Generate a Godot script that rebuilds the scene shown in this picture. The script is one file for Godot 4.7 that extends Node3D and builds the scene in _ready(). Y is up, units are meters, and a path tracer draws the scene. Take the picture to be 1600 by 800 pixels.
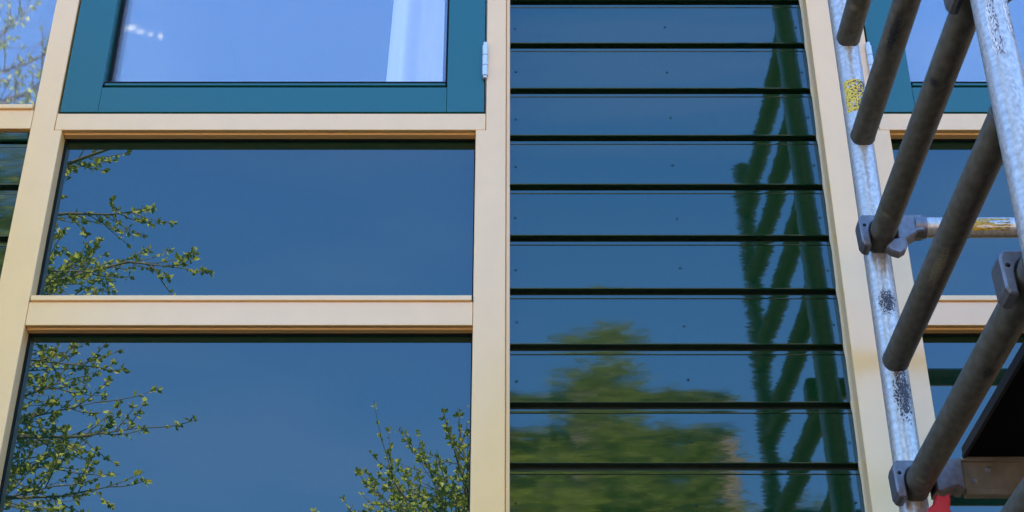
extends Node3D

# ---------------------------------------------------------------- helpers
var rng := RandomNumberGenerator.new()
var M := {}

func nm(parent: Node, called: String) -> String:
	if not parent.has_node(NodePath(called)):
		return called
	var i := 1
	while parent.has_node(NodePath("%s_%03d" % [called, i])):
		i += 1
	return "%s_%03d" % [called, i]

func tag(o: Node, label := "", category := "", group := "", kind := "") -> void:
	if label: o.set_meta("label", label)
	if category: o.set_meta("category", category)
	if group: o.set_meta("group", group)
	if kind: o.set_meta("kind", kind)

func base(called: String, at := Vector3.ZERO, parent: Node = self) -> Node3D:
	var o := Node3D.new()
	o.name = nm(parent, called)
	o.position = at
	parent.add_child(o, true)
	return o

func put(called: String, mesh: Mesh, mat: Material, parent: Node = self, at := Vector3.ZERO) -> MeshInstance3D:
	var o := MeshInstance3D.new()
	o.name = nm(parent, called)
	o.mesh = mesh
	o.material_override = mat
	o.position = at
	parent.add_child(o, true)
	return o

func begin() -> SurfaceTool:
	var st := SurfaceTool.new()
	st.begin(Mesh.PRIMITIVE_TRIANGLES)
	return st

func tri(st: SurfaceTool, a: Vector3, b: Vector3, c: Vector3, out: Vector3) -> void:
	var n := (b - a).cross(c - a)
	if n.length_squared() < 1e-18:
		return
	n = n.normalized()
	if n.dot(out) > 0.0:
		var t := b
		b = c
		c = t
	else:
		n = -n
	for v in [a, b, c]:
		st.set_normal(n)
		st.set_uv(Vector2(v.x + v.z, v.y))
		st.add_vertex(v)

func quad(st: SurfaceTool, a: Vector3, b: Vector3, c: Vector3, d: Vector3, out: Vector3) -> void:
	tri(st, a, b, c, out)
	tri(st, a, c, d, out)

# a box between two corners with chamfered edges
func add_box(st: SurfaceTool, lo: Vector3, hi: Vector3, e := 0.0) -> void:
	var c := (lo + hi) * 0.5
	var h := (hi - lo) * 0.5
	e = minf(e, minf(h.x, minf(h.y, h.z)) * 0.45)
	for ax in 3:
		var u := (ax + 1) % 3
		var w := (ax + 2) % 3
		for s in [-1.0, 1.0]:
			var p := []
			for q in [[-1.0, -1.0], [1.0, -1.0], [1.0, 1.0], [-1.0, 1.0]]:
				var v := Vector3.ZERO
				v[ax] = s * h[ax]
				v[u] = q[0] * (h[u] - e)
				v[w] = q[1] * (h[w] - e)
				p.append(c + v)
			var n := Vector3.ZERO
			n[ax] = s
			quad(st, p[0], p[1], p[2], p[3], n)
		if e > 0.0:
			for s in [-1.0, 1.0]:
				for t in [-1.0, 1.0]:
					var a := Vector3.ZERO
					var b := Vector3.ZERO
					a[u] = s * h[u]
					a[w] = t * (h[w] - e)
					b[u] = s * (h[u] - e)
					b[w] = t * h[w]
					var a2 := a
					var b2 := b
					a[ax] = -(h[ax] - e)
					b[ax] = a[ax]
					a2[ax] = h[ax] - e
					b2[ax] = a2[ax]
					var n := Vector3.ZERO
					n[u] = s
					n[w] = t
					quad(st, c + a, c + b, c + b2, c + a2, n)
	if e > 0.0:
		for sx in [-1.0, 1.0]:
			for sy in [-1.0, 1.0]:
				for sz in [-1.0, 1.0]:
					var k := Vector3(sx, sy, sz)
					tri(st, c + k * Vector3(h.x, h.y - e, h.z - e), c + k * Vector3(h.x - e, h.y, h.z - e), c + k * Vector3(h.x - e, h.y - e, h.z), k)

func boxm(lo: Vector3, hi: Vector3, e := 0.0015) -> ArrayMesh:
	var st := begin()
	add_box(st, lo, hi, e)
	return st.commit()

# a tube along a path, smooth round the girth; caps closed
func add_tube(st: SurfaceTool, pts: PackedVector3Array, radii: PackedFloat32Array, segs := 12, caps := true) -> void:
	var n := pts.size()
	var ref := Vector3.UP
	var rows := []
	var norms := []
	var along := PackedFloat32Array([0.0])
	var run := 0.0
	for i in n:
		var d := (pts[mini(i + 1, n - 1)] - pts[maxi(i - 1, 0)]).normalized()
		if i == 0:
			ref = Vector3.UP if absf(d.y) < 0.9 else Vector3.BACK
		else:
			run += pts[i].distance_to(pts[i - 1])
			along.append(run)
		var x := (ref - d * ref.dot(d)).normalized()
		var y := d.cross(x)
		ref = x
		var row := PackedVector3Array()
		var nr := PackedVector3Array()
		for s in segs + 1:
			var a := TAU * s / segs
			var v := x * cos(a) + y * sin(a)
			row.append(pts[i] + v * radii[i])
			nr.append(v)
		rows.append(row)
		norms.append(nr)
	for i in n - 1:
		for s in segs:
			var q := [[i, s], [i + 1, s], [i + 1, s + 1], [i, s], [i + 1, s + 1], [i, s + 1]]
			for k in q:
				st.set_normal(norms[k[0]][k[1]])
				st.set_uv(Vector2(float(k[1]) / segs, along[k[0]]))
				st.add_vertex(rows[k[0]][k[1]])
	if caps:
		for i in [0, n - 1]:
			var out: Vector3 = (pts[0] - pts[1]) if i == 0 else (pts[n - 1] - pts[n - 2])
			for s in segs:
				tri(st, pts[i], rows[i][s], rows[i][s + 1], out)

func straight(st: SurfaceTool, a: Vector3, b: Vector3, r: float, segs := 20, caps := true) -> void:
	add_tube(st, PackedVector3Array([a, b]), PackedFloat32Array([r, r]), segs, caps)

# an outline in x,y pushed through z with a chamfer on both faces
func add_prism(st: SurfaceTool, poly: PackedVector2Array, z0: float, z1: float, e := 0.003) -> void:
	if Geometry2D.is_polygon_clockwise(poly):
		poly.reverse()
	var n := poly.size()
	var inner := PackedVector2Array()
	var outw := PackedVector2Array()
	for i in n:
		var d0 := (poly[i] - poly[(i + n - 1) % n]).normalized()
		var d1 := (poly[(i + 1) % n] - poly[i]).normalized()
		var m := (Vector2(d0.y, -d0.x) + Vector2(d1.y, -d1.x)).normalized()
		outw.append(m)
		inner.append(poly[i] - m * e)
	var idx := Geometry2D.triangulate_polygon(inner)
	for f in [[z1, 1.0], [z0, -1.0]]:
		for t in range(0, idx.size(), 3):
			var p := []
			for k in 3:
				var v := inner[idx[t + k]]
				p.append(Vector3(v.x, v.y, f[0]))
			tri(st, p[0], p[1], p[2], Vector3(0, 0, f[1]))
	for i in n:
		var j := (i + 1) % n
		var o := Vector3(outw[i].x + outw[j].x, outw[i].y + outw[j].y, 0)
		var a := poly[i]
		var b := poly[j]
		var ai := inner[i]
		var bi := inner[j]
		quad(st, Vector3(a.x, a.y, z0 + e), Vector3(b.x, b.y, z0 + e), Vector3(b.x, b.y, z1 - e), Vector3(a.x, a.y, z1 - e), o)
		quad(st, Vector3(ai.x, ai.y, z1), Vector3(bi.x, bi.y, z1), Vector3(b.x, b.y, z1 - e), Vector3(a.x, a.y, z1 - e), o + Vector3(0, 0, 2))
		quad(st, Vector3(ai.x, ai.y, z0), Vector3(bi.x, bi.y, z0), Vector3(b.x, b.y, z0 + e), Vector3(a.x, a.y, z0 + e), o - Vector3(0, 0, 2))

func lin(r: float, g: float, b: float, a := 1.0) -> Color:
	return Color(r, g, b, a).linear_to_srgb()

func mat(called: String, c: Color, rough := 0.5, metal := 0.0, spec := 0.5) -> StandardMaterial3D:
	var m := StandardMaterial3D.new()
	m.resource_name = called
	m.albedo_color = c
	m.roughness = rough
	m.metallic = metal
	m.metallic_specular = spec
	M[called] = m
	return m

func noise_tex(freq: float, lo: Color, hi: Color, sz := 512, octaves := 4, sd := 1) -> NoiseTexture2D:
	var f := FastNoiseLite.new()
	f.seed = sd
	f.frequency = freq
	f.fractal_octaves = octaves
	var t := NoiseTexture2D.new()
	t.width = sz
	t.height = sz
	t.seamless = true
	t.noise = f
	var g := Gradient.new()
	g.set_color(0, lo)
	g.set_color(1, hi)
	t.color_ramp = g
	return t

# ---------------------------------------------------------------- materials
# paint drawn out with a brush: sideways wander of the surface that changes from stroke to stroke
func brushed_normals() -> ImageTexture:
	var w := 1024
	var h := 512
	var a := FastNoiseLite.new()
	a.seed = 11
	a.frequency = 1.0
	a.fractal_octaves = 3
	var im := Image.create(w, h, false, Image.FORMAT_RGB8)
	for y in h:
		for x in w:
			var nx := 0.62 * a.get_noise_2d(x / 34.0, y / 3.6) + 0.34 * a.get_noise_2d(x / 150.0 + 40.0, y / 40.0)
			var ny := 0.20 * a.get_noise_2d(x / 120.0 + 90.0, y / 9.0) + 0.3 * a.get_noise_2d(x / 260.0, y / 40.0 + 70.0)
			im.set_pixel(x, y, Color(clampf(0.5 + 0.5 * nx, 0, 1), clampf(0.5 + 0.5 * ny, 0, 1), 1.0))
	return ImageTexture.create_from_image(im)

func worn_sticker(col: Color, under: Color, sd: int, cut: float, bars: bool) -> ImageTexture:
	var f := FastNoiseLite.new()
	f.seed = sd
	f.frequency = 0.025
	f.fractal_octaves = 5
	var w := 128
	var h := 192
	var im := Image.create(w, h, false, Image.FORMAT_RGBA8)
	for y in h:
		for x in w:
			var n := f.get_noise_2d(x, y)
			var edge := minf(minf(x, w - 1 - x) / 14.0, minf(y, h - 1 - y) / 14.0)
			var keep := n + 0.25 + minf(edge, 1.0) * 0.35 - 0.35
			if not bars:
				keep = n * 0.5 + 1.1 * f.get_noise_2d(x * 3.5, y * 3.5 + 90.0) + 0.72 - 1.6 * (pow((x - w * 0.5) / w * 2.0, 2.0) + pow((y - h * 0.5) / h * 2.0, 2.0)) * 0.55
			var c := col
			if bars and f.get_noise_2d(x * 3.0 + 300, y * 2.6) > 0.42 - 0.62 * x / w:
				c = under
			c = c.darkened(clampf(0.25 * f.get_noise_2d(x * 3.0, y * 3.0 + 500.0) + 0.08, 0, 1))
			c.a = 1.0 if keep > cut else 0.0
			im.set_pixel(x, y, c)
	return ImageTexture.create_from_image(im)

func make_materials() -> void:
	var wn := brushed_normals()
	# cream gloss paint of the timber frame
	var p := mat("cream_paint", lin(0.725, 0.447, 0.162), 0.17, 0.0, 0.62)
	p.albedo_texture = noise_tex(0.02, Color(0.975, 0.975, 0.97), Color(1, 1, 1), 512, 5, 3)
	p.uv1_triplanar = true
	p.uv1_world_triplanar = true
	p.uv1_scale = Vector3(1.2, 0.9, 1.2)
	var g := mat("green_gloss", lin(0.004, 0.024, 0.006), 0.04, 0.0, 0.6)
	g.normal_enabled = true
	g.normal_texture = wn
	g.normal_scale = 0.009
	g.uv1_scale = Vector3(1, 2, 1)
	mat("green_back", lin(0.0025, 0.012, 0.006), 0.5)
	mat("teal_paint", lin(0.004, 0.066, 0.048), 0.26, 0.0, 0.54)
	mat("dark_glass", lin(0.004, 0.018, 0.008), 0.0, 0.0, 0.62)
	var gl := mat("clear_glass", Color(0.97, 1.0, 0.99, 0.03), 0.0, 0.0, 0.5)
	gl.transparency = BaseMaterial3D.TRANSPARENCY_ALPHA
	mat("gasket", lin(0.008, 0.01, 0.01), 0.7, 0.0, 0.25)
	mat("sealant", lin(0.5, 0.38, 0.2), 0.5)
	mat("spacer", lin(0.05, 0.05, 0.06), 0.4)
	mat("steel", lin(0.5, 0.49, 0.46), 0.35, 0.4)
	mat("white_curtain", lin(0.62, 0.61, 0.57), 0.9)
	M.white_curtain.backlight_enabled = true
	M.white_curtain.backlight = Color(0.5, 0.5, 0.5)
	mat("plaster", lin(0.2, 0.19, 0.17), 0.9)
	mat("room_floor", lin(0.12, 0.1, 0.08), 0.6)
	mat("roofing", lin(0.06, 0.06, 0.06), 0.9)
	var b := mat("brick_wall", lin(0.28, 0.13, 0.08), 0.85)
	b.albedo_texture = noise_tex(0.05, Color(0.7, 0.7, 0.7), Color(1, 1, 1), 256, 4, 5)
	b.uv1_triplanar = true
	# scaffold metals
	var al := mat("pole_metal", lin(0.60, 0.545, 0.46), 0.36, 0.35)
	al.albedo_texture = noise_tex(0.022, Color(0.70, 0.70, 0.70), Color(1, 1, 1), 1024, 8, 8)
	al.roughness_texture = noise_tex(0.03, Color(0.7, 0.7, 0.7), Color(1, 1, 1), 512, 5, 9)
	al.uv1_triplanar = true
	al.uv1_scale = Vector3(5, 3.2, 5)
	var ru := mat("rung_metal", lin(0.185, 0.166, 0.122), 0.5, 0.3)
	ru.albedo_texture = noise_tex(0.03, Color(0.66, 0.64, 0.59), Color(1, 1, 1), 1024, 8, 12)
	ru.uv1_triplanar = true
	ru.uv1_scale = Vector3(2.2, 2.2, 1.1)
	var ca := mat("cast_metal", lin(0.17, 0.16, 0.16), 0.42, 0.5)
	ca.albedo_texture = noise_tex(0.02, Color(0.78, 0.78, 0.78), Color(1, 1, 1), 512, 5, 14)
	ca.uv1_triplanar = true
	ca.uv1_scale = Vector3(5, 5, 5)
	var be := mat("beam_metal", lin(0.27, 0.24, 0.175), 0.36, 0.55)
	be.albedo_texture = noise_tex(0.015, Color(0.8, 0.78, 0.76), Color(1, 1, 1), 512, 5, 15)
	be.uv1_triplanar = true
	be.uv1_scale = Vector3(3, 3, 3)
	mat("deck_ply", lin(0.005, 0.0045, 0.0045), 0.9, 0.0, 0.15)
	mat("red_plastic", lin(0.42, 0.012, 0.014), 0.45)
	mat("black_plastic", lin(0.012, 0.012, 0.012), 0.6, 0.0, 0.3)
	for s in [["yellow_sticker", Color(0.86, 0.72, 0.12), Color(0.2, 0.17, 0.2), 4, -0.12, true], ["yellow_paint", Color(0.80, 0.62, 0.06), Color(0.4, 0.33, 0.2), 9, 0.2, true], ["grey_label", Color(0.85, 0.84, 0.8), Color(0.3, 0.3, 0.33), 21, 0.12, true], ["dark_scuff", Color(0.2, 0.19, 0.2), Color(0.1, 0.1, 0.1), 31, 0.3, false], ["pale_scrape", Color(0.54, 0.50, 0.38), Color(0.3, 0.28, 0.2), 41, 0.12, false]]:
		var m := mat(s[0], Color.WHITE, 0.6)
		m.albedo_texture = worn_sticker(s[1], s[2], s[3], s[4], s[5])
		m.transparency = BaseMaterial3D.TRANSPARENCY_ALPHA_SCISSOR
		m.alpha_scissor_threshold = 0.5
	var ap := mat("asphalt", lin(0.042, 0.038, 0.034), 0.9)
	ap.albedo_texture = noise_tex(0.2, Color(0.7, 0.7, 0.7), Color(1, 1, 1), 512, 4, 27)
	ap.uv1_triplanar = true
	ap.uv1_world_triplanar = true
	# planting and ground
	for l in [["leaf_yellow", 0.24, 0.29, 0.045], ["leaf_fresh", 0.42, 0.50, 0.075], ["leaf_deep", 0.17, 0.20, 0.034], ["leaf_dull", 0.14, 0.17, 0.06]]:
		var m := mat(l[0], lin(l[1], l[2], l[3]), 0.5)
		m.backlight_enabled = true
		m.backlight = Color(0.6, 0.65, 0.3)
		m.vertex_color_use_as_albedo = true
	mat("bark", lin(0.16, 0.14, 0.115), 0.9)
	mat("pale_post", lin(0.2, 0.15, 0.1), 0.7)
	var gr := mat("ground_paving", lin(0.36, 0.26, 0.165), 0.85)
	gr.albedo_texture = noise_tex(0.03, Color(0.75, 0.72, 0.7), Color(1, 1, 1), 512, 6, 19)
	gr.uv1_triplanar = true
	gr.uv1_world_triplanar = true
	gr.uv1_scale = Vector3(0.3, 0.3, 0.3)

# ---------------------------------------------------------------- the building
const PITCH := 0.13106        # one cladding board
const BOARD_Z := -0.045
const NOTCH := 3.6096
const GAP := 0.0125

func board_mesh(w: float, hgt: float, slot: int) -> ArrayMesh:
	# profile from bottom to top: rounded lower edge, gently bowed face, fine groove, flat lip
	var st := begin()
	var prof := []   # [y, z, ny, nz]
	prof.append([0.0, -0.020, -1.0, 0.0])
	prof.append([0.0, -0.003, -1.0, 0.0])
	prof.append([0.0009, -0.0009, -0.7, 0.7])
	prof.append([0.003, 0.0, 0.0104, 1.0])
	var top := hgt - 0.0105
	for k in range(1, 7):
		var u := k / 6.0
		prof.append([lerpf(0.003, top, u), 0.00028 * 4.0 * u * (1 - u) - 0.0026 * u, lerpf(0.0104, 0.036, u), 1.0])
	prof.append([top + 0.0003, -0.0058, 0.9, 0.3])
	prof.append([top + 0.0026, -0.0058, -0.9, 0.4])
	prof.append([top + 0.0032, -0.0029, 0.014, 1.0])
	prof.append([hgt - 0.0008, -0.0031, 0.03, 1.0])
	prof.append([hgt, -0.0042, 0.8, 0.6])
	prof.append([hgt, -0.020, 1.0, 0.0])
	for i in prof.size() - 1:
		var a = prof[i]
		var b = prof[i + 1]
		var n0 := Vector3(0, a[2], a[3]).normalized()
		var n1 := Vector3(0, b[2], b[3]).normalized()
		var v := [Vector3(0, a[0], a[1]), Vector3(0, b[0], b[1]), Vector3(w, b[0], b[1]), Vector3(0, a[0], a[1]), Vector3(w, b[0], b[1]), Vector3(w, a[0], a[1])]
		var ns := [n0, n1, n1, n0, n1, n0]
		for k in 6:
			st.set_normal(ns[k])
			st.set_uv(Vector2(v[k].x + 0.03 * slot, v[k].y + 0.125 * slot))
			st.add_vertex(v[k])
	for x in [0.0, w]:
		var c := Vector3(x, hgt * 0.5, -0.012)
		for i in prof.size() - 1:
			tri(st, c, Vector3(x, prof[i][0], prof[i][1]), Vector3(x, prof[i + 1][0], prof[i + 1][1]), Vector3(-1 if x == 0.0 else 1, 0, 0))
	return st.commit()

func cladding(parent: Node, x0: float, x1: float, y_from: float, y_to: float, screws: Array, shift := Vector3.ZERO) -> Node3D:
	var pan := base("cladding_panel", shift, parent)
	put("backing", boxm(Vector3(x0, y_from, -0.09), Vector3(x1, y_to, -0.066), 0), M.green_back, pan)
	var shapes := []
	for s in 4:
		shapes.append(board_mesh(x1 - x0, PITCH - GAP, s))
	var st := begin()
	add_tube(st, PackedVector3Array([Vector3(0, 0, -0.001), Vector3(0, 0, 0.0001), Vector3(0, 0, 0.0005)]), PackedFloat32Array([0.0026, 0.0024, 0.0014]), 10)
	var screw := st.commit()
	# gaps measured at the lower edge of each board
	var k := 0
	var y := 2.8342 - PITCH * 5 + GAP * 0.5
	while y + PITCH - GAP < y_to - 0.001:
		if y > y_from:
			put("board", shapes[(k * 3 + 1) % 4 if k % 5 else k % 4], M.green_gloss, pan, Vector3(x0, y, BOARD_Z))
			for sx in screws:
				put("screw", screw, M.green_gloss, pan, Vector3(sx + rng.randf_range(-0.002, 0.002), y + 0.048 + rng.randf_range(-0.005, 0.005), BOARD_Z + 0.0003))
		y += PITCH
		k += 1
	var left := y_to - y - 0.001
	if left > 0.015:
		put("board", board_mesh(x1 - x0, left, 2), M.green_gloss, pan, Vector3(x0, y, BOARD_Z))
	return pan

func post(parent: Node, x0: float, x1: float, y0: float, y1: float, cut_left := 0.0, cut_right := 0.0) -> void:
	# rebated above the transom, where the opening sash closes into it
	var o := PackedVector2Array([Vector2(x0, y0), Vector2(x1, y0)])
	if cut_right > 0.0:
		o.append_array([Vector2(x1, NOTCH), Vector2(x1 - cut_right, NOTCH)])
	o.append_array([Vector2(x1 - cut_right, y1), Vector2(x0 + cut_left, y1)])
	if cut_left > 0.0:
		o.append_array([Vector2(x0 + cut_left, NOTCH), Vector2(x0, NOTCH)])
	var st := begin()
	add_prism(st, o, -0.114, 0.0, 0.0013)
	put("post", st.commit(), M.cream_paint, parent)

func fixed_pane(parent: Node, x0: float, x1: float, y0: float, y1: float) -> void:
	# dark glass set 38 mm back between stop beads, with a black gasket round it
	var w := base("fixed_window", Vector3.ZERO, parent)
	put("pane", boxm(Vector3(x0 - 0.006, y0 - 0.006, -0.046), Vector3(x1 + 0.006, y1 + 0.006, -0.038), 0), M.dark_glass, w)
	var st := begin()
	add_box(st, Vector3(x0, y1 - 0.0045, -0.0379), Vector3(x1, y1 + 0.003, -0.031), 0.001)
	put("top_gasket", st.commit(), M.gasket, w)
	for s in [[x0 - 0.002, x0 + 0.0035], [x1 - 0.0035, x1 + 0.002]]:
		put("side_gasket", boxm(Vector3(s[0], y0, -0.0379), Vector3(s[1], y1 - 0.0046, -0.033), 0.001), M.gasket, w)
	put("stop_bead", boxm(Vector3(x0 + 0.0005, y1 - 0.0025, -0.0308), Vector3(x1 - 0.0005, y1 + 0.004, -0.0135), 0.0012), M.cream_paint, w)

func sill_bead(parent: Node, x0: float, x1: float, y: float) -> void:
	# small sloping ledge at the foot of a pane, stopped short of the posts
	var st := begin()
	var pr := PackedVector2Array([Vector2(-0.037, 0.012), Vector2(0.003, 0.0012), Vector2(0.005, -0.001), Vector2(0.005, -0.0105), Vector2(0.002, -0.0125), Vector2(-0.037, -0.0125)])
	var sub := begin()
	add_prism(sub, pr, 0.0, x1 - x0, 0.0008)
	st.append_from(sub.commit(), 0, Transform3D(Basis(Vector3(0, 0, 1), Vector3(0, 1, 0), Vector3(-1, 0, 0)), Vector3(x1, y, 0)))
	var o := put("sill_bead", mirrored(st, x0, x1, y, pr), M.cream_paint, parent)

func mirrored(_st: SurfaceTool, x0: float, x1: float, y: float, pr: PackedVector2Array) -> ArrayMesh:
	var st := begin()
	var n := pr.size()
	for i in n:
		var a := pr[i]
		var b := pr[(i + 1) % n]
		var mid := (a + b) * 0.5 - Vector2(-0.016, -0.003)
		quad(st, Vector3(x0, y + a.y, a.x), Vector3(x1, y + a.y, a.x), Vector3(x1, y + b.y, b.x), Vector3(x0, y + b.y, b.x), Vector3(0, mid.y, mid.x))
	for x in [x0, x1]:
		for i in range(1, n - 1):
			tri(st, Vector3(x, y + pr[0].y, pr[0].x), Vector3(x, y + pr[i].y, pr[i].x), Vector3(x, y + pr[i + 1].y, pr[i + 1].x), Vector3(-1 if x == x0 else 1, 0, 0))
	return st.commit()

func double_glazing(parent: Node, x0: float, x1: float, y0: float, y1: float, z: float, gap := 0.016) -> void:
	put("pane", boxm(Vector3(x0, y0, z - 0.004), Vector3(x1, y1, z), 0), M.clear_glass, parent)
	put("pane", boxm(Vector3(x0, y0, z - gap - 0.004), Vector3(x1, y1, z - gap), 0), M.clear_glass, parent)

func casement(parent: Node, x0: float, x1: float, y0: float, y1: float, hinge_right: bool) -> void:
	var w := base("casement_window", Vector3.ZERO, parent)
	var sw := 0.083
	var rail := 0.069
	var fz := -0.003
	for s in [[x0, x0 + sw], [x1 - sw, x1]]:
		put("stile", boxm(Vector3(s[0], y0, -0.07), Vector3(s[1], y1, fz), 0.0009), M.teal_paint, w)
	for s in [[y0, y0 + rail], [y1 - rail, y1]]:
		put("rail", boxm(Vector3(x0 + sw + 0.0002, s[0], -0.07), Vector3(x1 - sw - 0.0002, s[1], fz - 0.0002), 0.0009), M.teal_paint, w)
	var gx0 := x0 + sw
	var gx1 := x1 - sw
	var gy := y0 + rail
	# glazing bead along the foot with a shadow line under it
	put("glazing_bead", boxm(Vector3(gx0 + 0.003, gy + 0.006, -0.044), Vector3(gx1 - 0.003, gy + 0.0145, -0.0055), 0.002), M.teal_paint, w)
	put("gasket", boxm(Vector3(gx0 + 0.001, gy - 0.001, -0.044), Vector3(gx1 - 0.001, gy + 0.0058, -0.016), 0), M.gasket, w)
	put("gasket", boxm(Vector3(gx0 + 0.001, gy + 0.0147, -0.0445), Vector3(gx1 - 0.001, gy + 0.0192, -0.0062), 0.001), M.gasket, w)
	for s in [[gx0 - 0.001, gx0 + 0.006], [gx1 - 0.006, gx1 + 0.001]]:
		put("gasket", boxm(Vector3(s[0], gy + 0.0226, -0.0445), Vector3(s[1], y1 - rail, -0.036), 0), M.gasket, w)
	double_glazing(w, gx0 + 0.001, gx1 - 0.001, gy, y1 - rail + 0.001, -0.045)
	var st := begin()
	for s in [gx0 + 0.001, gx1 - 0.013]:
		add_box(st, Vector3(s, gy + 0.014, -0.0608), Vector3(s + 0.012, y1 - rail, -0.0492), 0)
	add_box(st, Vector3(gx0 + 0.0131, gy + 0.004, -0.0608), Vector3(gx1 - 0.0131, gy + 0.026, -0.0492), 0)
	put("spacer_bar", st.commit(), M.spacer, w)
	# hinge knuckles at the edge of the sash
	var hx := x1 + 0.001 if hinge_right else x0 - 0.001
	st = begin()
	for k in 3:
		straight(st, Vector3(hx, y0 + 0.096 + 0.029 * k, 0.003), Vector3(hx, y0 + 0.123 + 0.029 * k, 0.003), 0.0068, 14)
	straight(st, Vector3(hx, y0 + 0.089, 0.003), Vector3(hx, y0 + 0.19, 0.003), 0.0048, 10)
	put("hinge", st.commit(), M.steel, w)

func transom(parent: Node, x0: float, x1: float, y0: float, y1: float, called := "transom") -> void:
	put(called, boxm(Vector3(x0 + 0.0007, y0, -0.11), Vector3(x1 - 0.0007, y1, -0.0003), 0.001), M.cream_paint, parent)

func build_facade() -> void:
	var b := base("timber_framed_building")
	tag(b, "building front of cream posts, dark glass, teal casements and glossy green boards", "building")
	var top := 5.30
	# posts
	post(b, -1.049, -0.9805, 0.0, top, 0.0, 0.017)
	post(b, -0.079, -0.0135, 0.0, top, 0.0223)
	put("edge_bead", boxm(Vector3(-0.0133, 0.0, -0.09), Vector3(-0.0045, top, -0.0075), 0.004), M.cream_paint, b)
	post(b, 0.6762, 0.822, 0.0, top, 0.0, 0.022)
	post(b, 1.705, 1.775, 0.0, top, 0.022)
	# two window bays: sash above, two dark panes under it
	for bay in [[-0.9805, -0.079, true], [0.822, 1.705, false]]:
		var x0: float = bay[0]
		var x1: float = bay[1]
		# the sash closes on the posts' outer edge: the posts are rebated there
		var o0: float = x0 - (0.017 if bay[2] else 0.022)
		var o1: float = x1 + 0.0223
		casement(b, o0 + 0.0042, o1 - 0.0044, 3.6602, 4.96, bay[2])
		transom(b, o0 + 0.0003, o1 - 0.0003, 3.6098, 3.6543)
		transom(b, x0, x1, 3.1229, 3.1775)
		sill_bead(b, x0 + 0.004, x1 - 0.003, 3.1895)
		transom(b, x0, x1, 2.36, 2.44)
		transom(b, o0 + 0.0003, o1 - 0.0003, 4.966, 5.05)
		fixed_pane(b, x0, x1, 3.1905, 3.6094)
		fixed_pane(b, x0, x1, 2.44, 3.1229)
		fixed_pane(b, x0, x1, 0.5, 2.36)
		fixed_pane(b, x0, x1, 5.05, 5.29)
		transom(b, x0, x1, 0.0, 0.5)
	# boarded bay in the middle
	cladding(b, -0.0043, 0.6758, 2.2, 5.28, [0.0085, 0.352, 0.6585])
	cladding(b, -0.0043, 0.6758, 0.05, 2.19, [])
	var st := begin()
	var pts := PackedVector3Array()
	var rad := PackedFloat32Array()
	var y := 2.2
	while y < 5.2:
		pts.append(Vector3(0.6758, y, BOARD_Z + 0.0005))
		var g := absf(fposmod(y - 2.8342 + 0.06, PITCH) - 0.06)
		rad.append(0.0028 + 0.0018 * exp(-g * g / 0.0002) + rng.randf_range(0, 0.0005))
		y += 0.011
	add_tube(st, pts, rad, 8)
	put("sealant_line", st.commit(), M.sealant, b)
	# left neighbour: glass above, boards below
	transom(b, -2.0, -1.049, 3.6135, 3.6640)
	sill_bead(b, -2.0, -1.053, 3.6765)
	var pan := cladding(b, -1.998, -1.0525, 2.24, 3.606, [-1.078, -1.5], Vector3(0, -0.0255, 0.037))
	put("board", boxm(Vector3(-1.998, 3.6125, -0.066), Vector3(-1.0525, 3.6365, BOARD_Z), 0.003), M.green_gloss, pan)
	var fw := base("fixed_window", Vector3.ZERO, b)
	double_glazing(fw, -2.0, -1.0495, 3.667, 5.0, -0.03, 0.007)
	put("head", boxm(Vector3(-2.0, 5.0, -0.11), Vector3(-1.0495, 5.28, -0.0006)), M.cream_paint, fw)
	post(b, -2.07, -2.0, 0.0, top)
	put("plinth_wall", boxm(Vector3(-1.9995, 0.0, -0.1), Vector3(-1.0495, 2.19, -0.02)), M.brick_wall, b)
	# masonry either side and over the timber front, floors, roof
	put("wall", boxm(Vector3(-7, 0, -0.25), Vector3(-2.071, 7.2, -0.03), 0), M.brick_wall, b)
	put("wall", boxm(Vector3(1.776, 0, -0.25), Vector3(7, 7.2, -0.03), 0), M.brick_wall, b)
	put("wall", boxm(Vector3(-2.07, top + 0.001, -0.25), Vector3(1.775, 7.2, -0.03), 0), M.brick_wall, b)
	put("wall", boxm(Vector3(-7, 0, -6.0), Vector3(7, 7.2, -5.75), 0), M.brick_wall, b)
	put("wall", boxm(Vector3(-7, 0, -5.749), Vector3(-6.75, 7.2, -0.251), 0), M.brick_wall, b)
	put("wall", boxm(Vector3(6.75, 0, -5.749), Vector3(7, 7.2, -0.251), 0), M.brick_wall, b)
	put("roof", boxm(Vector3(-7.2, 7.202, -6.2), Vector3(7.2, 7.45, 0.1), 0.01), M.roofing, b)
	put("floor_slab", boxm(Vector3(-6.74, 3.30, -5.74), Vector3(6.74, 3.58, -0.13), 0), M.room_floor, b)
	put("ceiling_slab", boxm(Vector3(-6.74, 5.15, -5.74), Vector3(6.74, 5.3, -0.252), 0), M.plaster, b)
	put("room_wall", boxm(Vector3(-6.74, 3.581, -4.0), Vector3(6.74, 5.149, -3.9), 0), M.plaster, b)
	put("room_wall", boxm(Vector3(-1.05, 3.581, -3.89), Vector3(-1.0, 5.149, -0.13), 0), M.plaster, b)
	put("room_wall", boxm(Vector3(0.2, 3.581, -3.89), Vector3(0.3, 5.149, -0.13), 0), M.plaster, b)

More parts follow.
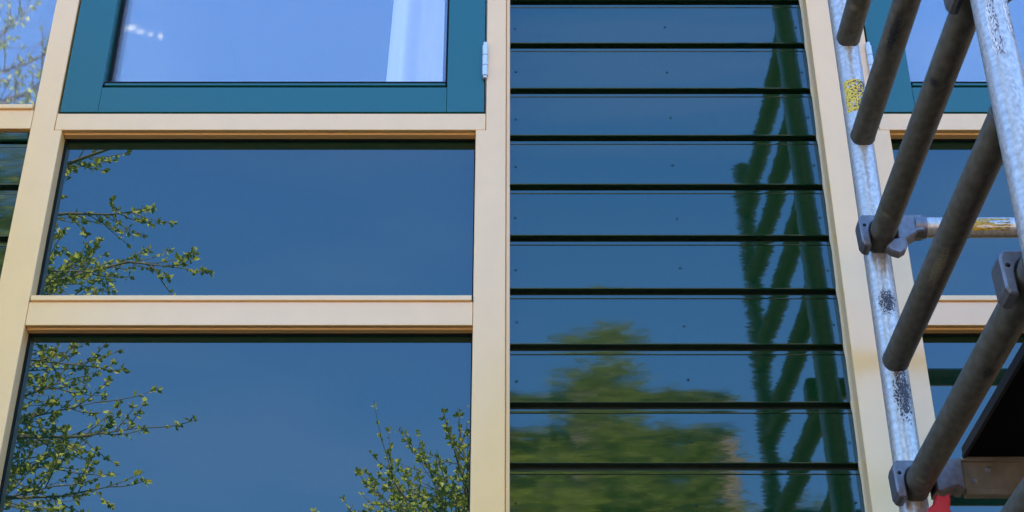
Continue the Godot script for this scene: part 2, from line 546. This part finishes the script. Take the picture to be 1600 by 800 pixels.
func build_curtain() -> void:
	var st := begin()
	var cols := 60
	var rows := 14
	var g := []
	for r in rows + 1:
		var t := float(r) / rows
		var line := []
		for c in cols + 1:
			var u := float(c) / cols
			var x := lerpf(-0.302 + 0.05 * t, -0.02, u)
			var z := -0.15 + 0.03 * sin(u * 15.0 + 0.5 * t) + 0.006 * sin(u * 37.0 + 2.0)
			line.append(Vector3(x, 3.63 + 1.5 * t, z))
		g.append(line)
	for r in rows:
		for c in cols:
			var q := [g[r][c], g[r + 1][c], g[r + 1][c + 1], g[r][c], g[r + 1][c + 1], g[r][c + 1]]
			for v in q:
				st.set_uv(Vector2(v.x, v.y))
				st.add_vertex(v)
	st.index()
	st.generate_normals()
	var o := put("curtain", st.commit(), M.white_curtain)
	tag(o, "white folded curtain hanging inside the teal casement window", "curtain")

# ---------------------------------------------------------------- the scaffold
const UX := 0.694
const IZ := 0.22
const OZ := 1.0
const RUNG0 := 2.664
const RUNGP := 0.2505
const RUNG_MARKS := [[1, 0.54, 0.66, -2.0, true], [0, 0.32, 0.335, -2.1, true], [3, 0.52, 0.64, -2.1, false], [0, 0.7, 0.74, -1.6, false], [2, 0.74, 0.765, -2.3, false], [4, 0.35, 0.37, -2.2, true], [2, 0.36, 0.375, -2.2, true]]
const SCAF_TOP := 4.345

func patch(st: SurfaceTool, r: float, a0: float, a1: float, y0: float, y1: float, segs := 10) -> void:
	# a sheet bent round an upright; angle 0 looks along +z, grows towards +x
	for i in segs:
		for k in [[0, 0], [0, 1], [1, 1], [0, 0], [1, 1], [1, 0]]:
			var u: float = float(i + k[0]) / segs
			var a := lerpf(a0, a1, u)
			var n := Vector3(sin(a), 0, cos(a))
			st.set_normal(n)
			st.set_uv(Vector2(u, 1.0 - k[1]))
			st.add_vertex(n * r + Vector3(0, y0 if k[1] == 0 else y1, 0))

func ribbed(st: SurfaceTool, z0: float, z1: float, y: float, r: float) -> void:
	var pts := PackedVector3Array()
	var rad := PackedFloat32Array()
	var n := int((z1 - z0) / 0.0036)
	for i in n + 1:
		pts.append(Vector3(0, y, lerpf(z0, z1, float(i) / n)))
		rad.append(r + (0.0006 if i % 2 else -0.0006))
	add_tube(st, pts, rad, 22)

func end_frame(x: float, label: String) -> void:
	var f := base("scaffold_end_frame", Vector3(x, 0, 0))
	tag(f, label, "scaffold frame", "scaffold end frames")
	for z in [IZ, OZ]:
		var st := begin()
		straight(st, Vector3(0, 0.05, 0), Vector3(0, SCAF_TOP, 0), 0.0252, 32)
		var up := put("upright", st.commit(), M.pole_metal, f, Vector3(0, 0, z))
		if x > 1.0:
			continue
		if z == IZ:
			sheet(up, "yellow_sticker", M.yellow_sticker, -1.0, 1.0, 3.477, 3.556)
			sheet(up, "dark_scuff", M.dark_scuff, -0.75, 0.75, 3.005, 3.068)
			sheet(up, "dark_scuff", M.dark_scuff, -0.6, 0.95, 2.785, 2.91)
			sheet(up, "dark_scuff", M.dark_scuff, 0.6, 1.2, 3.44, 3.50)
		else:
			sheet(up, "paper_remnant", M.grey_label, -0.75, -0.1, 2.985, 3.10)
			sheet(up, "paper_remnant", M.grey_label, 0.35, 1.0, 3.02, 3.13)
	var k := -9
	while RUNG0 + RUNGP * k < SCAF_TOP - 0.07:
		var yy := RUNG0 + RUNGP * k
		var st := begin()
		ribbed(st, IZ + 0.018, OZ - 0.018, yy, 0.0236)
		var rg := put("rung", st.commit(), M.rung_metal, f)
		# weld collars where the rung meets the uprights
		for s in [[IZ, 1.0], [OZ, -1.0]]:
			st = begin()
			var p := PackedVector3Array()
			var q := PackedFloat32Array()
			for j in 5:
				p.append(Vector3(0, yy, s[0] + s[1] * (0.0215 + 0.0018 * j)))
				q.append(0.0248 - 0.0003 * j + 0.0006 * (j % 2))
			add_tube(st, p, q, 18)
			put("weld", st.commit(), M.cast_metal, rg)
		if x < 1.0:
			for sc in RUNG_MARKS:
				if sc[0] == k:
					st = begin()
					for i in 6:
						for kk in [[0, 0], [0, 1], [1, 1], [0, 0], [1, 1], [1, 0]]:
							var u: float = float(i + kk[0]) / 6
							var a := lerpf(sc[3] - 0.42, sc[3] + 0.42, u)
							var n := Vector3(cos(a), sin(a), 0)
							st.set_normal(n)
							st.set_uv(Vector2(u, kk[1]))
							st.add_vertex(Vector3(0, yy, lerpf(sc[1], sc[2], kk[1])) + n * 0.0246)
					put("scrape" if sc[4] else "stain", st.commit(), M.pale_scrape if sc[4] else M.dark_scuff, rg)
		k += 1
	var st2 := begin()
	for z in [IZ, OZ]:
		add_box(st2, Vector3(-0.07, 0.0, z - 0.07), Vector3(0.07, 0.012, z + 0.07), 0.003)
		straight(st2, Vector3(0, 0.012, z), Vector3(0, 0.0499, z), 0.018, 14)
	put("base_plate", st2.commit(), M.cast_metal, f)

func sheet(parent: Node, called: String, m: Material, a0: float, a1: float, y0: float, y1: float) -> void:
	var st := begin()
	patch(st, 0.0256, a0, a1, y0, y1)
	put(called, st.commit(), m, parent)

# the hook casting that drops over a rung, seen along the rung; rung axis at the origin, bar to +x
func claw_outline(len_out: float, drop: float, neck: float, lift: float) -> PackedVector2Array:
	var p := PackedVector2Array()
	var r := 0.0252
	# mouth over the rung, open below
	p.append(Vector2(-r, -drop))
	for i in 13:
		var a := PI - PI * i / 12.0
		p.append(Vector2(cos(a) * r, sin(a) * r))
	p.append(Vector2(r, -drop * 0.62))
	p.append(Vector2(r + 0.009, -drop * 0.72))
	p.append(Vector2(r + 0.018, -drop * 0.55))
	p.append(Vector2(lerpf(r + 0.018, len_out, 0.6), -neck * 0.62 + lift * 0.5))
	p.append(Vector2(len_out - 0.008, lift - neck))
	p.append(Vector2(len_out, lift - neck))
	p.append(Vector2(len_out, lift + neck))
	p.append(Vector2(len_out - 0.012, lift + neck))
	p.append(Vector2(r + 0.012, 0.036))
	p.append(Vector2(-r - 0.009, 0.036))
	p.append(Vector2(-r - 0.016, 0.031))
	p.append(Vector2(-r - 0.0185, 0.022))
	p.append(Vector2(-r - 0.0165, -drop + 0.010))
	p.append(Vector2(-r - 0.012, -drop + 0.002))
	p.append(Vector2(-r - 0.006, -drop - 0.001))
	return p

func claw(parent: Node, x: float, y: float, z: float, dir: float, half: float, red: bool, len_out := 0.078, neck := 0.019, lift := 0.0) -> void:
	var st := begin()
	var out := claw_outline(len_out, 0.032, neck, lift)
	if dir < 0.0:
		for i in out.size():
			out[i].x = -out[i].x
	add_prism(st, out, -half, half, 0.0032)
	var c := put("claw", st.commit(), M.cast_metal, parent, Vector3(x, y, z))
	st = begin()
	for s in [-1.0, 1.0]:
		add_tube(st, PackedVector3Array([Vector3(-0.034 * dir, 0.012, s * (half - 0.002)), Vector3(-0.034 * dir, 0.012, s * (half + 0.0006)), Vector3(-0.034 * dir, 0.012, s * (half + 0.0012))]), PackedFloat32Array([0.0036, 0.0034, 0.0018]), 10)
	put("pin", st.commit(), M.black_plastic, c)
	# spring catch under the mouth
	st = begin()
	var q := PackedVector2Array()
	if red:
		for v in [[-0.028, -0.082], [-0.022, -0.067], [-0.008, -0.055], [-0.003, -0.040], [0.010, -0.043], [0.020, -0.036], [0.020, -0.050], [0.016, -0.066], [0.021, -0.076], [0.004, -0.083]]:
			q.append(Vector2((v[0] + 0.026) * dir, v[1] + 0.012))
	else:
		for v in [[0.027, -0.020], [0.050, -0.020], [0.052, -0.034], [0.046, -0.047], [0.034, -0.055], [0.020, -0.050], [0.010, -0.041], [0.014, -0.033]]:
			q.append(Vector2((v[0] - 0.010) * dir, v[1] + 0.002))
	add_prism(st, q, -half * 0.55 + 0.012, half * 0.55 + 0.012, 0.003)
	var k := put("catch", st.commit(), M.red_plastic if red else M.cast_metal, c)
	if red:
		tag(k, "red plastic catch of the platform claw")

func brace(y: float, z: float, label: String, sticker: bool) -> void:
	var o := base("horizontal_brace", Vector3(UX, y, z))
	tag(o, label, "scaffold brace", "tubes clipped between the end frames")
	var st := begin()
	straight(st, Vector3(0.066, 0.018, 0), Vector3(1.784, 0.018, 0), 0.0198, 28)
	var tb := put("tube", st.commit(), M.pole_metal, o)
	for x in [0.062, 1.766]:
		st = begin()
		straight(st, Vector3(x, 0.018, 0), Vector3(x + 0.022, 0.018, 0), 0.0222, 24)
		put("collar", st.commit(), M.cast_metal, o)
	claw(o, 0, 0, 0, 1.0, 0.019, false, 0.078, 0.019, 0.018)
	claw(o, 1.85, 0, 0, -1.0, 0.019, false, 0.078, 0.019, 0.018)
	if sticker:
		st = begin()
		for i in 8:
			for k in [[0, 0], [1, 1], [0, 1], [0, 0], [1, 0], [1, 1]]:
				var u: float = float(i + k[0]) / 8
				var a := lerpf(-0.9, 0.5, u)
				var n := Vector3(0, sin(a), cos(a))
				st.set_normal(n)
				st.set_uv(Vector2(k[1] * 0.5 + 0.2, u))
				st.add_vertex(n * 0.0202 + Vector3(0.165 + 0.075 * k[1], 0.018, 0))
		put("yellow_marking", st.commit(), M.yellow_paint, tb)

func platform() -> void:
	var y := RUNG0 + 0.0
	var o := base("scaffold_platform", Vector3(UX, y, 0))
	tag(o, "scaffold platform with black underside, bronze edge beam and red catch", "scaffold platform")
	var zs := [0.262, 0.94]
	for s in 2:
		var z: float = zs[s]
		var st := begin()
		var d := 1.0 if s == 0 else -1.0
		# channel: web with a lip above and below turned inwards
		add_box(st, Vector3(0.078, -0.011, z - 0.003), Vector3(1.772, 0.0475, z + 0.003), 0.001)
		add_box(st, Vector3(0.0782, 0.039, z + (0.0032 if s == 0 else -0.0112)), Vector3(1.7718, 0.0473, z + (0.0112 if s == 0 else -0.0032)), 0.0012)
		add_box(st, Vector3(0.0782, -0.0225, z - 0.010), Vector3(1.7718, -0.0112, z + 0.010), 0.0015)
		var bm := put("edge_beam", st.commit(), M.beam_metal, o)
		st = begin()
		for e in [[0.098, 0.004], [0.124, 0.026], [1.752, 0.004], [1.726, 0.026]]:
			var c := Vector3(e[0], e[1], z + 0.003 * d)
			add_tube(st, PackedVector3Array([c, c + Vector3(0, 0, 0.0012 * d), c + Vector3(0, 0, 0.0028 * d), c + Vector3(0, 0, 0.0034 * d)]), PackedFloat32Array([0.0052, 0.0052, 0.0038, 0.0012]), 14)
		put("rivet", st.commit(), M.steel, bm)
		claw(o, 0, 0, z, 1.0, 0.022, s == 0, 0.076, 0.028, 0.012)
		claw(o, 1.85, 0, z, -1.0, 0.022, false, 0.076, 0.028, 0.012)
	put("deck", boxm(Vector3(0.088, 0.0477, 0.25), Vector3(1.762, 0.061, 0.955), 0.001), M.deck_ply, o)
	put("end_profile", boxm(Vector3(0.081, 0.044, 0.275), Vector3(0.0875, 0.063, 0.927), 0.001), M.black_plastic, o)
	put("end_profile", boxm(Vector3(1.7625, 0.044, 0.275), Vector3(1.769, 0.063, 0.927), 0.001), M.black_plastic, o)
	for x in [0.5, 0.92, 1.34]:
		put("cross_rib", boxm(Vector3(x - 0.02, 0.02, 0.2735), Vector3(x + 0.02, 0.0475, 0.9285), 0.001), M.black_plastic, o)

# ---------------------------------------------------------------- trees
func bend(a: Vector3, b: Vector3, sag: Vector3, n: int) -> PackedVector3Array:
	var p := PackedVector3Array()
	var l := a.distance_to(b)
	var j1 := Vector3(rng.randfn(), rng.randfn(), rng.randfn()) * l * 0.02
	for i in n + 1:
		var t := float(i) / n
		p.append(a.lerp(b, t) + sag * sin(PI * t) + j1 * sin(3.0 * PI * t) + Vector3(rng.randfn(), rng.randfn(), rng.randfn()) * l * 0.006 * (1 if i > 0 and i < n else 0))
	return p

func leaf(st: SurfaceTool, at: Vector3, dir: Vector3, s: float) -> void:
	var side := dir.cross(Vector3(rng.randfn(), rng.randfn(), rng.randfn())).normalized()
	var up := side.cross(dir)
	var w := s * 0.34
	var tip := at + dir * s
	var mid := at + dir * s * 0.45
	var fold := up * s * 0.12
	var tone := rng.randf_range(0.65, 1.2)
	var warm := rng.randf_range(0.85, 1.15)
	st.set_color(Color(tone * warm, tone, tone * 0.9))
	for t in [[at, mid + side * w + fold, tip], [at, tip, mid - side * w + fold]]:
		var n: Vector3 = -(t[1] - t[0]).cross(t[2] - t[0]).normalized()
		for v in t:
			st.set_normal(n)
			st.add_vertex(v)

func tree(label: String, at: Vector3, height: float, tips: Array, leaf_mat: Material, leaf_size: float, twig_len: float, twigs_per_m: float, leaves_per_twig: int, trunk_r: float, category := "tree") -> void:
	var root := base("tree" if category == "tree" else "shrub", at)
	tag(root, label, category, "trees facing the building")
	var wood := begin()
	var crown := begin()
	var lean := Vector3(rng.randfn() * 0.1, 0, rng.randfn() * 0.1)
	var tp := bend(Vector3(0, -0.1, 0), Vector3(0, height, 0) + lean * 3.0, lean, 14)
	var tr := PackedFloat32Array()
	for i in tp.size():
		tr.append(lerpf(trunk_r, 0.012, pow(float(i) / (tp.size() - 1), 0.75)))
	add_tube(wood, tp, tr, 9)
	put("trunk", wood.commit(), M.bark, root)
	wood = begin()
	for tip in tips:
		var v: Vector3 = tip - at
		var flat := Vector2(v.x, v.z).length()
		var y0: float = clampf(v.y - flat * (rng.randf_range(0.05, 0.3) if flat > 2.35 and at.x < -5.0 else rng.randf_range(0.45, 0.95)) - 0.2, height * 0.22, height * 0.92)
		var ti: float = y0 / height * (tp.size() - 1)
		var start := tp[int(ti)].lerp(tp[mini(int(ti) + 1, tp.size() - 1)], ti - int(ti))
		var limb := bend(start, v, Vector3(0, flat * rng.randf_range(-0.05, 0.12), 0), 9)
		var ll := start.distance_to(v)
		var rr := PackedFloat32Array()
		for i in limb.size():
			rr.append(lerpf(0.008 + 0.011 * ll, 0.0028, float(i) / (limb.size() - 1)))
		add_tube(wood, limb, rr, 6, false)
		var count := int(ll * twigs_per_m) + 2
		for k in count:
			var t := lerpf(0.3, 1.0, pow((k + rng.randf()) / count, 0.8))
			var fi := t * (limb.size() - 1)
			var i0 := mini(int(fi), limb.size() - 2)
			var p0 := limb[i0].lerp(limb[i0 + 1], fi - i0)
			var d := (limb[i0 + 1] - limb[i0]).normalized()
			var sd := d.cross(Vector3(rng.randfn(), rng.randfn(), rng.randfn())).normalized()
			var td := (d * 0.8 + sd * rng.randf_range(0.4, 1.0) + Vector3(0, 0.15, 0)).normalized()
			if k == count - 1:
				p0 = limb[limb.size() - 1]
				td = d
			var tl := twig_len * rng.randf_range(0.45, 1.15)
			var tw := bend(p0, p0 + td * tl, Vector3(0, -0.06 * tl, 0), 3)
			add_tube(wood, tw, PackedFloat32Array([0.0042, 0.0034, 0.0026, 0.0016]), 4, false)
			var m := int(leaves_per_twig * rng.randf_range(0.5, 1.3) * (0.3 if v.y > 8.05 and twig_len < 0.4 else 1.0))
			for j in m:
				# leaves sit in small tufts along the twig
				var q := pow(rng.randf(), 0.7)
				q = (floorf(q * 4.0) + rng.randf_range(0.2, 0.8)) / 4.0
				var fq := q * 3.0
				var qi := mini(int(fq), 2)
				var c := tw[qi].lerp(tw[qi + 1], fq - qi)
				var ld := (td * 0.5 + Vector3(rng.randfn(), rng.randfn() + 0.15, rng.randfn()) * 0.6).normalized()
				leaf(crown, c, ld, leaf_size * rng.randf_range(0.6, 1.2))
	put("limbs", wood.commit(), M.bark, root)
	var cr := put("crown", crown.commit(), leaf_mat, root)
	tag(cr, "", "", "", "stuff")

func tips_in(c: Vector3, r: Vector3, n: int) -> Array:
	var out := []
	while out.size() < n:
		var v := Vector3(rng.randf_range(-1, 1), rng.randf_range(-1, 1), rng.randf_range(-1, 1))
		var l := v.length()
		if l > 1.0 or l < 0.45:
			continue
		out.append(c + v * r)
	return out

func hedge(label: String, at: Vector3, half: Vector3, n: int, lm: Material) -> void:
	# upright stems inside a block of leaves with a clipped but uneven face
	var root := base("hedge", at)
	tag(root, label, "hedge", "tall hedges facing the building")
	var lump := FastNoiseLite.new()
	lump.seed = 5
	lump.frequency = 0.8
	var wood := begin()
	var x := -half.x + 0.2
	while x < half.x:
		add_tube(wood, bend(Vector3(x, -0.1, 0), Vector3(x + rng.randfn() * 0.1, half.y * 0.97, rng.randfn() * 0.1), Vector3(0.05, 0, 0), 8), PackedFloat32Array([0.06, 0.055, 0.05, 0.045, 0.04, 0.034, 0.028, 0.02, 0.01]), 6)
		x += 0.45
	put("stems", wood.commit(), M.bark, root)
	var st := begin()
	for i in n:
		var p := Vector3(rng.randf_range(-1, 1) * half.x, pow(rng.randf(), 0.6) * half.y, rng.randf_range(-1, 1) * half.z)
		if i % 4:
			p.z = -half.z + absf(rng.randfn()) * 0.16
		p += Vector3(0, 0, 0.22 * lump.get_noise_2d(p.x * 2.0, p.y * 2.0))
		p.y += 0.12 * lump.get_noise_2d(p.x * 3.0, 9.0)
		leaf(st, p, Vector3(rng.randfn(), rng.randfn() + 0.3, rng.randfn() - 0.6).normalized(), 0.15 * rng.randf_range(0.6, 1.2))
	var cr := put("foliage", st.commit(), lm, root)
	tag(cr, "", "", "", "stuff")

func build_trees() -> void:
	# big tree whose sprays hang in from the side; the tips are the ends of its limbs
	var tips := tips_in(Vector3(-5.0, 6.6, 5.9), Vector3(2.0, 2.3, 1.6), 40)
	tips.append_array(tips_in(Vector3(-3.25, 5.9, 5.6), Vector3(0.75, 1.35, 0.9), 34))
	tips.append_array(tips_in(Vector3(-3.4, 7.9, 5.6), Vector3(0.6, 0.9, 0.8), 10))
	for t in [[-2.05, 6.65, 5.5], [-2.2, 5.55, 5.5], [-2.35, 5.22, 5.6], [-2.45, 5.85, 5.3], [-2.45, 7.15, 5.6], [-2.2, 7.75, 5.4], [-2.6, 6.45, 5.2], [-2.75, 6.05, 5.7], [-2.55, 5.05, 5.2], [-2.7, 6.9, 5.9], [-2.8, 6.2, 5.0], [-3.0, 8.6, 5.6], [-2.95, 8.2, 5.2], [-2.75, 5.6, 5.9], [-2.85, 6.55, 5.5], [-2.7, 4.75, 5.5]]:
		tips.append(Vector3(t[0], t[1], t[2]))
	tree("spreading tree with small fresh leaves and long side sprays, reflected left", Vector3(-5.3, 0, 6.0), 8.8, tips, M.leaf_fresh, 0.044, 0.36, 9, 18, 0.17)
	# upright tree seen at the right of the lower pane
	tips = tips_in(Vector3(-0.2, 5.65, 9.2), Vector3(1.3, 1.95, 1.1), 150)
	tree("rounded light green tree reflected low at the right of the lower pane", Vector3(-0.35, 0, 9.3), 7.2, tips, M.leaf_fresh, 0.052, 0.45, 9.0, 19, 0.12)
	tips = tips_in(Vector3(1.0, 8.0, 12.5), Vector3(0.75, 3.2, 0.8), 70)
	tree("tall narrow tree rising over the others, reflected in the boards", Vector3(1.0, 0, 12.6), 10.0, tips, M.leaf_yellow, 0.075, 0.5, 7.0, 18, 0.14)
	tips = tips_in(Vector3(0.85, 6.55, 10.3), Vector3(1.35, 1.75, 1.0), 110)
	tree("broad yellow green tree at the foot of the tall narrow tree", Vector3(0.8, 0, 10.4), 7.2, tips, M.leaf_yellow, 0.075, 0.5, 8, 22, 0.12)
	tips = tips_in(Vector3(2.5, 5.9, 11.0), Vector3(1.0, 2.0, 1.0), 60)
	tree("smaller deep green tree beside the pale post", Vector3(2.2, 0, 11.0), 6.2, tips, M.leaf_deep, 0.07, 0.5, 8, 22, 0.11)
	hedge("tall dense square topped hedge filling the lowest boards with green", Vector3(1.15, 0, 13.4), Vector3(1.38, 10.05, 0.55), 16000, M.leaf_deep)
	hedge("tall dense hedge at the far left, behind the spreading tree", Vector3(-6.35, 0, 9.2), Vector3(1.9, 10.0, 0.5), 17000, M.leaf_dull)
	var st := begin()
	add_tube(st, PackedVector3Array([Vector3(0, 0, 0), Vector3(0, 9.15, 0), Vector3(0, 9.21, 0)]), PackedFloat32Array([0.1, 0.075, 0.04]), 14)
	var o := put("post", st.commit(), M.pale_post, self, Vector3(2.28, 0, 11.9))
	o.name = "timber_pole"
	tag(o, "slim pale orange pole standing between the trees, reflected in the boards", "pole")

# ---------------------------------------------------------------- sky
func sky_texture() -> ImageTexture:
	var w := 4096
	var h := 2048
	var im := Image.create(w, h, false, Image.FORMAT_RGBF)
	var keys := [[-90.0, 0.12, 0.11, 0.09], [-1.0, 0.2, 0.2, 0.2], [0.0, 0.36, 0.42, 0.50], [8.0, 0.19, 0.32, 0.54], [22.0, 0.082, 0.235, 0.56], [42.0, 0.046, 0.155, 0.455], [90.0, 0.035, 0.12, 0.38]]
	var cir := FastNoiseLite.new()
	cir.seed = 77
	cir.frequency = 1.0
	cir.fractal_octaves = 5
	for y in h:
		var el := 90.0 - (y + 0.5) / h * 180.0
		var c := Color.BLACK
		for i in keys.size() - 1:
			if el >= keys[i][0] and el <= keys[i + 1][0]:
				var t: float = (el - keys[i][0]) / (keys[i + 1][0] - keys[i][0])
				c = Color(keys[i][1], keys[i][2], keys[i][3]).lerp(Color(keys[i + 1][1], keys[i + 1][2], keys[i + 1][3]), t)
		im.fill_rect(Rect2i(0, y, w, 1), c)
	# a few torn shreds of white cloud, and a thin veil
	var shreds := [[-0.2515, 0.1467, 0.0060, 0.0011], [-0.2465, 0.1474, 0.0040, 0.0016], [-0.2400, 0.1449, 0.0026, 0.0011], [-0.2335, 0.1432, 0.0014, 0.0011], [-0.2271, 0.1420, 0.0014, 0.0018]]
	var p := deg_to_rad(31.8)
	var cp := cos(p)
	var sp := sin(p)
	for y in range(448, 1008, 4):
		for x in range(0, w, 4):
			var az := (float(x) + 2.0) / w * TAU
			var el := PI / 2 - (float(y) + 2.0) / h * PI
			var v := Vector3(sin(az) * cos(el), sin(el), -cos(az) * cos(el))
			var n := clampf(cir.get_noise_3d(v.x * 2.2, v.y * 7.0, v.z * 2.2) * 0.9, 0.0, 0.4) * 0.16
			if n > 0.002:
				im.fill_rect(Rect2i(x, y, 4, 4), im.get_pixel(x, y).lerp(Color(0.5, 0.56, 0.62), n))
	for y in range(545, 615):
		for x in range(2190, 2290):
			var az := (float(x) + 0.5) / w * TAU
			var el := PI / 2 - (float(y) + 0.5) / h * PI
			var v := Vector3(sin(az) * cos(el), sin(el), -cos(az) * cos(el))
			var f := v.z * cp + v.y * sp
			var a := v.x / f
			var b := (v.y * cp - v.z * sp) / f
			var near := 0.0
			for s in shreds:
				near = maxf(near, exp(-1.2 * (pow((a - s[0]) / s[2], 2.0) + pow((b - s[1]) / s[3], 2.0))))
			if near > 0.01:
				im.set_pixel(x, y, im.get_pixel(x, y).lerp(Color(0.6, 0.66, 0.7), near))
	return ImageTexture.create_from_image(im)

func _ready() -> void:
	rng.seed = 20240
	# camera
	var cam := Camera3D.new()
	cam.name = "camera"
	cam.fov = 18.779
	cam.far = 600.0
	cam.near = 0.05
	cam.position = Vector3(0, 1.6, 2.72)
	cam.rotation_degrees = Vector3(31.8, 0, 0)
	add_child(cam)
	cam.current = true
	# sky, sun, exposure
	var env := Environment.new()
	env.background_mode = Environment.BG_SKY
	var sky := Sky.new()
	var sm := PanoramaSkyMaterial.new()
	sm.panorama = sky_texture()
	sky.sky_material = sm
	env.sky = sky
	env.tonemap_mode = Environment.TONE_MAPPER_LINEAR
	env.tonemap_exposure = 8.5
	env.ssao_enabled = true
	env.ssil_enabled = true
	env.sdfgi_enabled = true
	var we := WorldEnvironment.new()
	we.name = "world_environment"
	we.environment = env
	add_child(we)
	var sun := DirectionalLight3D.new()
	sun.name = "sun"
	sun.light_energy = 1.6
	sun.light_color = Color(1.0, 0.95, 0.86)
	sun.light_angular_distance = 0.5
	sun.shadow_enabled = true
	sun.rotation_degrees = Vector3(-47, 160, 0)
	add_child(sun)
	make_materials()
	# setting
	var st := begin()
	quad(st, Vector3(-300, 0, -300), Vector3(300, 0, -300), Vector3(300, 0, 300), Vector3(-300, 0, 300), Vector3.UP)
	tag(put("ground", st.commit(), M.ground_paving), "", "", "", "structure")
	st = begin()
	add_box(st, Vector3(-40, -0.1, 0.12), Vector3(40, 0.004, 7.5), 0)
	tag(put("path", st.commit(), M.asphalt), "", "", "", "structure")
	build_facade()
	build_curtain()
	# scaffold
	end_frame(UX, "ladder shaped scaffold end frame of worn grey uprights and ribbed rungs, beside the green boards")
	end_frame(UX + 1.85, "scaffold end frame at the far end of the platform")
	brace(RUNG0 + 2 * RUNGP, 0.268, "grey scaffold tube with yellow sticker, clipped to the rung near the building", true)
	brace(RUNG0 + 2 * RUNGP, 0.952, "upper outer scaffold tube clipped beside the thick outer upright", false)
	platform()
	build_trees()
